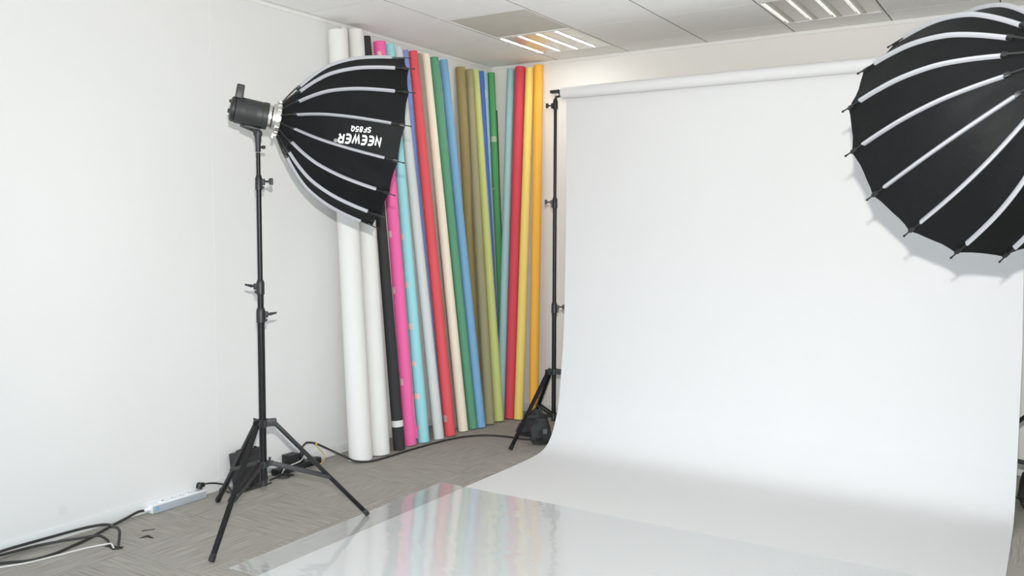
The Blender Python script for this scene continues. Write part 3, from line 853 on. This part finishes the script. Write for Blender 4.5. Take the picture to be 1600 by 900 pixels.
W = lin(219, 218, 214)
ROLLS = [
 ('plain_white', (.069, -1.862, 2.696), (.231, -1.864, 0), (.075, .060), W, 'thick white paper roll, first in the row along the side wall', ()),
 ('thin_white', (.030, -1.770, 2.738), (.090, -1.735, 0), .020, W, 'thin white paper roll squeezed behind the two thick white rolls', ()),
 ('white', (.056, -1.682, 2.737), (.246, -1.694, 0), (.062, .049), W, 'thick white paper roll standing right beside the black roll', ()),
 ('black', (.037, -1.561, 2.722), (.274, -1.533, 0), (.038, .028), lin(46, 46, 47), 'black paper roll with a white tape band near its foot', ((.175, 22, .042, 215, 'tape_white'),)),
 ('pink', (.043, -1.437, 2.710), (.256, -1.393, 0), (.040, .040), lin(242, 88, 160), 'hot pink paper roll with pale tape patches',
   ((1.431, -36, .042, 40, 'tape_pink'), (1.053, -48, .044, 40, 'tape_pink'), (.434, -34, .044, 36, 'tape_pink'), (2.615, 0, .055, 34, 'tape_peach'))),
 ('cyan', (.037, -1.325, 2.715), (.280, -1.280, 0), (.040, .030), lin(140, 212, 218), 'light cyan paper roll with peach tape marks down one side',
   ((1.412, -50, .040, 58, 'tape_peach'), (1.087, -46, .040, 58, 'tape_peach'), (.801, -40, .040, 58, 'tape_peach'), (.545, -34, .030, 58, 'tape_peach'), (.321, -28, .040, 58, 'tape_peach'), (.105, -35, .034, 30, 'tape_pink'))),
 ('light_grey', (.036, -1.237, 2.710), (.314, -1.150, 0), (.036, .030), lin(204, 206, 204), 'light grey paper roll between the cyan and red rolls', ()),
 ('periwinkle', (.029, -1.158, 2.707), (.125, -.884, 0), .0245, lin(112, 140, 205), 'periwinkle blue paper roll half hidden behind the light grey roll', ()),
 ('red', (.039, -1.076, 2.711), (.323, -1.029, 0), (.040, .030), lin(225, 72, 82), 'bright red paper roll next to a thin taupe roll', ((.126, -34, .046, 40, 'tape_grey'), (1.627, -78, .018, 26, 'tape_white'))),
 ('taupe', (.028, -1.010, 2.706), (.205, -.815, 0), .025, lin(150, 135, 120), 'thin taupe brown paper roll between the red and cream rolls', ()),
 ('cream', (.036, -.926, 2.716), (.318, -.863, 0), (.036, .027), lin(240, 228, 204), 'cream paper roll between taupe and dark green rolls', ()),
 ('dark_green', (.037, -.832, 2.708), (.335, -.763, 0), .033, lin(84, 148, 112), 'dull sea green paper roll between cream and steel blue rolls', ((2.379, 88, .036, 14, 'tape_green'),)),
 ('steel_blue', (.036, -.713, 2.710), (.363, -.697, 0), (.034, .030), lin(108, 162, 204), 'steel blue paper roll beside the olive rolls', ()),
 ('dark_olive', (.040, -.506, 2.690), (.185, -.460, 0), .035, lin(142, 126, 76), 'dark olive paper roll, browner of the two olive rolls', ()),
 ('grey_olive', (.040, -.389, 2.690), (.357, -.573, 0), (.037, .028), lin(148, 142, 104), 'greyish olive paper roll, paler of the two olive rolls', ()),
 ('lime', (.038, -.300, 2.699), (.360, -.452, 0), (.040, .027), lin(190, 200, 112), 'yellow green paper roll beside a thin royal blue roll', ()),
 ('royal_blue', (.029, -.216, 2.704), (.243, -.254, 0), .025, lin(66, 98, 184), 'thin royal blue paper roll just past the yellow green roll', ()),
 ('sky_blue', (.024, -.148, 2.706), (.175, -.185, 0), .021, lin(140, 192, 210), 'thin sky blue paper roll squeezed between royal blue and green rolls', ((2.539, -15, .060, 60, 'tape_white'),)),
 ('green', (.032, -.070, 2.716), (.209, -.120, 0), .028, lin(76, 156, 92), 'grass green paper roll in the corner of the room', ((2.186, -5, .044, 100, 'tape_green'), (1.793, -42, .010, 24, 'tape_white'))),
 ('teal', (.198, -.035, 2.735), (.305, -.344, 0), (.032, .030), lin(146, 188, 188), 'pale teal paper roll leaning beside the crimson roll', ()),
 ('crimson', (.290, -.042, 2.739), (.377, -.329, 0), (.037, .040), lin(208, 56, 74), 'crimson paper roll between teal and yellow rolls', ()),
 ('yellow', (.376, -.038, 2.722), (.451, -.315, 0), (.035, .034), lin(238, 208, 98), 'yellow paper roll between crimson and orange rolls', ()),
 ('orange', (.457, -.041, 2.738), (.529, -.219, 0), .036, lin(246, 172, 40), 'golden orange paper roll nearest the backdrop stand', ()),
]
made = {}
for nm, T, B, r, col, label, tapes in ROLLS:
    made[nm] = paper_roll(nm, T, B, r, tuple(min(.88, (c * .93 + .07 * sum(col) / 3) ** .90) for c in col), label, seam=150 if nm != 'lime' else -20, tapes=tapes)
# loose paper edges
def loose(nm, s0, s1, an, w0, w1, label, m_=None, curl=.25):
    t, mp, B, ax, e1, e2 = made[nm]
    r = [x[3] for x in ROLLS if x[0] == nm][0]; r = r if isinstance(r, float) else r[0] + (r[1] - r[0]) * (s0 + s1) / 2 / 2.72
    a_ = math.radians(an); d = e1 * math.cos(a_) + e2 * math.sin(a_); tg_ = -e1 * math.sin(a_) + e2 * math.cos(a_)
    rows_ = []
    for i in range(15):
        u = i / 14; s = s0 + (s1 - s0) * u; w = w0 + (w1 - w0) * u + .0025 * math.sin(9 * u)
        rows_.append([B + ax * s + d * (r + .001 + curl * w * q * q / 16) + tg_ * (w * q / 4) for q in range(5)])
    o_ = obj('loose_edge', MB().slab(rows_, tuple(d * .0007)), m_ or mp, t); o_['label'] = label
    return o_
loose('pink', .34, .040, 66, .004, .027, 'loose pink paper flap', curl=.2)
loose('green', 2.42, 1.20, 80, .020, .006, 'dark loose paper edge', mat('shaded_green_edge', lin(24, 62, 40), .8, noise=.05), curl=.2)  # the flap's shaded side is painted in as this dark green
loose('cyan', .62, .135, 82, .002, .016, 'greyish loose paper edge', mat('grey_blue_edge', lin(168, 182, 186), .8, noise=.04), curl=.05)
loose('dark_green', .01, .012, 60, .001, .002, 'frayed paper edge')
loose('lime', .10, .004, -80, -.002, -.022, 'torn paper edge', made['grey_olive'][1], curl=.6)

# ------------------------------------------------------------------ cables and power gear along the side wall
ps = thing('power_strip', (.045, -3.075, 0), 'white power strip with a blue mark, on the carpet against the side wall', 'power strip')
ya, yb = -3.240, -2.906
A = Matrix.Identity(3)
body = MB(); body.box((.032, (ya + yb) / 2, .024), (.050, yb - ya, .045), bev=.004)
obj('body', body, M['strip'], ps)
obj('side_panel', MB().box((.0575, (ya + yb) / 2, .021), (.003, yb - ya - .004, .038), bev=.001), M['strip_side'], ps)
obj('cable_gland', MB().lathe((.034, ya - .001, .026), (0, -1, 0), [(0, .013), (.012, .012), (.03, .008), (.034, .0075)], n=16), M['strip'], ps)
ring = MB().lathe((.0588, ya + .028, .024), (1, 0, 0), [(0, .0065), (0, .0105), (.0012, .0105), (.0012, .0065)], n=24, closed=True)
ring.box((.0594, ya + .028, .028), (.0012, .0022, .012))
o_ = obj('power_mark', ring, M['blue'], ps); o_['label'] = 'round blue power symbol'
sd = MB().lathe((.030, ya + .072, .0465), (0, 0, 1), [(-.001, .021), (.0035, .021), (.0045, .019), (.0045, .016), (.002, .015)], n=32)
so = obj('round_button', sd, M['strip'], ps)
obj('socket_slot', MB().box((.032, ya + .076, .0495), (.004, .010, .003)), M['grille'], so)
for k in range(3):
    c_ = (.034, ya + .138 + .052 * k, .0466)
    s2 = obj('socket', MB().box(c_, (.034, .040, .0016), bev=.0006), M['strip'], ps)
    hl = MB()
    hl.box((.042, c_[1] - .008, .0472), (.006, .0022, .0016)); hl.box((.042, c_[1] + .008, .0472), (.006, .0022, .0016)); hl.box((.026, c_[1], .0472), (.006, .0022, .0016))
    obj('socket_slot', hl, M['grille'], s2)
def cord(name, pts, r, m_, label, cat='cable', group=None, per=8, loc=None):
    return tag(obj(name, MB().tube(bez(pts, per), r, n=10), m_, loc=loc or pts[0]), label, cat, group)

pl = thing('plug', (.034, -2.93, .05), 'black plug pushed into the far end of the white power strip', 'plug')
pb = MB().lathe((.034, -2.938, .0545), (0, .35, 1), [(0, .016), (.020, .018), (.030, .015), (.034, .008)], n=20)
pb.box((.034, -2.922, .071), (.026, .034, .024), bev=.006)
obj('plug_body', pb, M['black_plastic'], pl)
obj('cord', MB().tube(bez([(.034, -2.905, .071), (.034, -2.86, .066), (.036, -2.80, .048), (.05, -2.76, .028), (.105, -2.77, .008), (.128, -2.70, .008), (.124, -2.60, .008), (.128, -2.55, .008)], 8), .0048, n=10), M['cable'], pl)
cord('power_cable', [(.125, -2.865, .006), (.070, -2.83, .022), (.058, -2.80, .030), (.090, -2.80, .012), (.145, -2.77, .006), (.155, -2.70, .006), (.152, -2.60, .006), (.150, -2.53, .006)], .004, M['cable'],
     'tangle of thin black cable around the foot of the black power unit')
# floor cables at the near end
g = 'cables on the floor in front of the power strip'
cord('power_cable', [(.034, -3.273, .026), (.034, -3.31, .028), (.040, -3.38, .016), (.058, -3.474, .0075), (.128, -3.633, .0075), (.156, -3.732, .0075), (.180, -3.83, .0075), (.165, -3.933, .0075), (.085, -4.03, .0075), (.060, -4.2, .0075)], .0065, M['cable'],
     'thick black cable running from the white power strip across to the picture edge', group=g)
cord('power_cable', [(.334, -3.616, -.02), (.332, -3.614, .010), (.318, -3.600, .034), (.288, -3.578, .056), (.245, -3.560, .060), (.190, -3.545, .050), (.120, -3.520, .040), (.068, -3.540, .034), (.050, -3.62, .036), (.032, -3.76, .034), (.030, -3.88, .036), (.030, -3.985, .036), (.04, -4.15, .03)], .0065, M['cable'],
     'black cable arching up out of the carpet hole, uppermost of the pile', group=g)
cord('power_cable', [(.285, -3.624, -.02), (.272, -3.622, .006), (.240, -3.612, .018), (.177, -3.617, .026), (.135, -3.688, .026), (.085, -3.755, .022), (.046, -3.848, .0195), (.032, -3.98, .020), (.024, -4.10, .024)], .0062, M['cable'],
     'black cable lying low between the arched cable and the white cable', group=g)
cord('data_cable', [(.330, -3.628, -.015), (.318, -3.632, .006), (.300, -3.628, .014), (.272, -3.634, .010), (.224, -3.712, .004), (.202, -3.827, .004), (.178, -3.941, .004), (.126, -4.05, .004), (.09, -4.2, .004)], .0040, M['cable_white'],
     'thin white cable coming out of the carpet hole', group=g)

# black power unit leaning on the wall behind the stand
pu = thing('power_unit', (.06, -2.625, 0), 'black box shaped power unit leaning on the wall behind the stand legs', 'power unit')
lean = axes((math.cos(1.48), 0, math.sin(1.48)), (0, 1, 0))
Ax = Matrix((V((.985, 0, .17)), V((0, 1, 0)), V((-.17, 0, .985)))).transposed()
c0 = V((.072, -2.626, .1085))
obj('case', MB().box(c0, (.066, .205, .195), Ax, bev=.008), M['body'], pu)
fp = MB()
fp.box(c0 + Ax @ V((.0345, 0, .075)), (.004, .190, .030), Ax, bev=.001); fp.box(c0 + Ax @ V((.0345, 0, -.02)), (.004, .186, .130), Ax, bev=.001)
obj('front_panel', fp, M['black_plastic'], pu)
obj('carry_strap', MB().slab([[c0 + Ax @ V((x, y, z)) for x in (-.012, .012)] for y, z in [(-.07, .098), (-.06, .104), (-.03, .108), (.03, .108), (.06, .104), (.07, .098)]], (0, 0, .003)), M['nylon'], pu)
ft = MB()
for sg in (-1, 1): ft.tube([c0 + Ax @ V((.037, .07 * sg, -.065)), c0 + Ax @ V((.041, .07 * sg, -.065))], .006, n=12)
obj('screw', ft, M['steel'], pu)

# black socket strip with an adapter
bs = thing('power_strip', (.06, -2.235, 0), 'black power strip with a red switch, behind the splayed stand leg', 'power strip')
bb = MB(); bb.box((.050, -2.235, .020), (.056, .36, .038), bev=.005)
obj('body', bb, M['black_plastic'], bs)
o_ = obj('switch', MB().box((.0745, -2.315, .0365), (.010, .034, .014), bev=.002), M['red'], bs); o_['label'] = 'red rocker switch'
for k in range(3):
    obj('socket', MB().lathe((.048, -2.275 + .075 * k, .0385), (0, 0, 1), [(0, .018), (.0022, .018), (.0022, .015), (.0006, .014)], n=24), M['grille'], bs)
ad = thing('power_adapter', (.048, -2.275, .041), 'black cube power adapter plugged into the black power strip', 'adapter')
obj('case', MB().box((.048, -2.283, .075), (.062, .090, .062), bev=.006), M['black_plastic'], ad)
obj('pins', MB().box((.048, -2.275, .043), (.020, .012, .004)), M['steel'], ad)
lc = thing('extension_cord', (.048, -2.20, .041), 'long black cord from the black power strip running along the feet of the paper rolls', 'cord')
pgm = MB().lathe((.048, -2.200, .0435), (0, .1, 1), [(0, .017), (.03, .017), (.045, .012), (.062, .007)], n=18)
obj('plug_body', pgm, M['black_plastic'], lc)
path = [(.048, -2.196, .098), (.052, -2.190, .128), (.058, -2.172, .146), (.060, -2.150, .149), (.070, -2.097, .133), (.100, -2.034, .095), (.148, -1.985, .058), (.205, -1.962, .034), (.265, -1.952, .018), (.322, -1.880, .008), (.340, -1.76, .007), (.348, -1.6, .007), (.352, -1.49, .007), (.376, -1.266, .007),
        (.428, -1.044, .007), (.54, -.905, .007), (.69, -.855, .007), (.80, -.862, .007), (.875, -.835, .007), (.93, -.765, .007), (1.00, -.725, .007), (1.10, -.69, .007), (1.3, -.60, .007)]
obj('cord', MB().tube(bez(path, 8), .0062, n=10), M['cable'], lc)
tie = thing('cable_tie', (.070, -2.097, .133), 'yellow twist tie looped on the long black cord', 'tie')
tm = MB().lathe((.0705, -2.0965, .1325), (.04, .116, -.054), [(-.006, .0082), (-.006, .0100), (.006, .0100), (.006, .0082)], n=16, closed=True)
obj('loop', tm, M['yellow_tie'], tie)
obj('tail', MB().tube(bez([(.074, -2.095, .126), (.080, -2.085, .105), (.092, -2.060, .075), (.100, -2.050, .045), (.098, -2.066, .015), (.096, -2.09, .004), (.13, -2.16, .0035)], 6), .0028, n=8), M['yellow_tie'], tie)
cord('data_cable', [(.086, -2.40, .006), (.085, -2.36, .046), (.086, -2.32, .050), (.087, -2.27, .054), (.086, -2.235, .060), (.080, -2.205, .078), (.070, -2.160, .085), (.062, -2.11, .056), (.055, -2.045, .040), (.045, -2.02, .006)], .0034, M['cable_white'], 'thin white cable draped over the black power strip')
cord('power_cable', [(.105, -2.50, .006), (.095, -2.45, .006), (.105, -2.40, .008), (.135, -2.37, .006), (.150, -2.41, .007), (.130, -2.46, .013), (.105, -2.44, .018), (.110, -2.39, .018), (.150, -2.355, .007)], .0045, M['cable'], 'small bunch of black cable beside the near end of the black power strip')
cord('power_cable', [(3.70, -.40, .006), (3.74, -.46, .006), (3.78, -.52, .006), (3.83, -.56, .006), (3.9, -.42, .006), (4.1, -.35, .006)], .005, M['cable'], 'short black cable on the carpet behind the far sandbag')

# ------------------------------------------------------------------ camera and light
cam = bpy.data.cameras.new('camera'); co = bpy.data.objects.new('camera', cam); C.objects.link(co)
cam.sensor_width = 36; cam.lens = 1359.906 / 1600 * 36; cam.clip_start = .05
yaw, pitch, roll = -.560617087, -.065530117, .0025756
fw = V((math.sin(yaw) * math.cos(pitch), math.cos(yaw) * math.cos(pitch), math.sin(pitch)))
rt = V((math.cos(yaw), -math.sin(yaw), 0)); up = rt.cross(fw)
r2 = rt * math.cos(roll) + up * math.sin(roll); u2 = -rt * math.sin(roll) + up * math.cos(roll)
mw = Matrix((r2, u2, -fw)).transposed().to_4x4(); mw.translation = V((3.93619, -5.96456, 1.45391))
co.matrix_world = mw
bpy.context.scene.camera = co

# the photographer's flash, on the hot shoe above the lens
fl = bpy.data.lights.new('camera_flash', 'SPOT'); fo = bpy.data.objects.new('camera_flash', fl); C.objects.link(fo)
fl.energy = 740; fl.color = (1, .975, .94); fl.shadow_soft_size = .02; fl.spot_size = math.radians(122); fl.spot_blend = 1.0 
fo.location = (3.918, -5.925, 1.646)
fo.rotation_euler = (V((1.2, -.7, 1.55)) - V(fo.location)).to_track_quat('-Z', 'Y').to_euler()

w = bpy.data.worlds.new('daylight'); bpy.context.scene.world = w; w.use_nodes = True
WN, WL = w.node_tree.nodes, w.node_tree.links
bg = WN['Background']
wt_ = WN.new('ShaderNodeTexCoord'); sx_ = WN.new('ShaderNodeSeparateXYZ'); WL.new(wt_.outputs['Generated'], sx_.inputs['Vector'])
wr_ = WN.new('ShaderNodeMapRange'); wr_.inputs['From Min'].default_value = -.06; wr_.inputs['From Max'].default_value = .04
WL.new(sx_.outputs['Z'], wr_.inputs['Value'])
wm_ = WN.new('ShaderNodeMix'); wm_.data_type = 'RGBA'
wm_.inputs[6].default_value = (1.30, 1.41, 1.52, 1)      # made-up bright ground below the horizon, added to light the ceiling
wm_.inputs[7].default_value = (1.85, 2.32, 2.82, 1)      # pale sky
WL.new(wr_.outputs['Result'], wm_.inputs['Factor']); WL.new(wm_.outputs[2], bg.inputs['Color'])
bg.inputs['Strength'].default_value = 1.0

sc = bpy.context.scene
sc.view_settings.view_transform = 'Standard'; sc.view_settings.look = 'None'
sc.view_settings.gamma = 1; sc.view_settings.use_curve_mapping = False
sc.view_settings.exposure = -0.25

sc.cycles.max_bounces = 16; sc.cycles.diffuse_bounces = 10; sc.cycles.glossy_bounces = 6; sc.cycles.transparent_max_bounces = 12
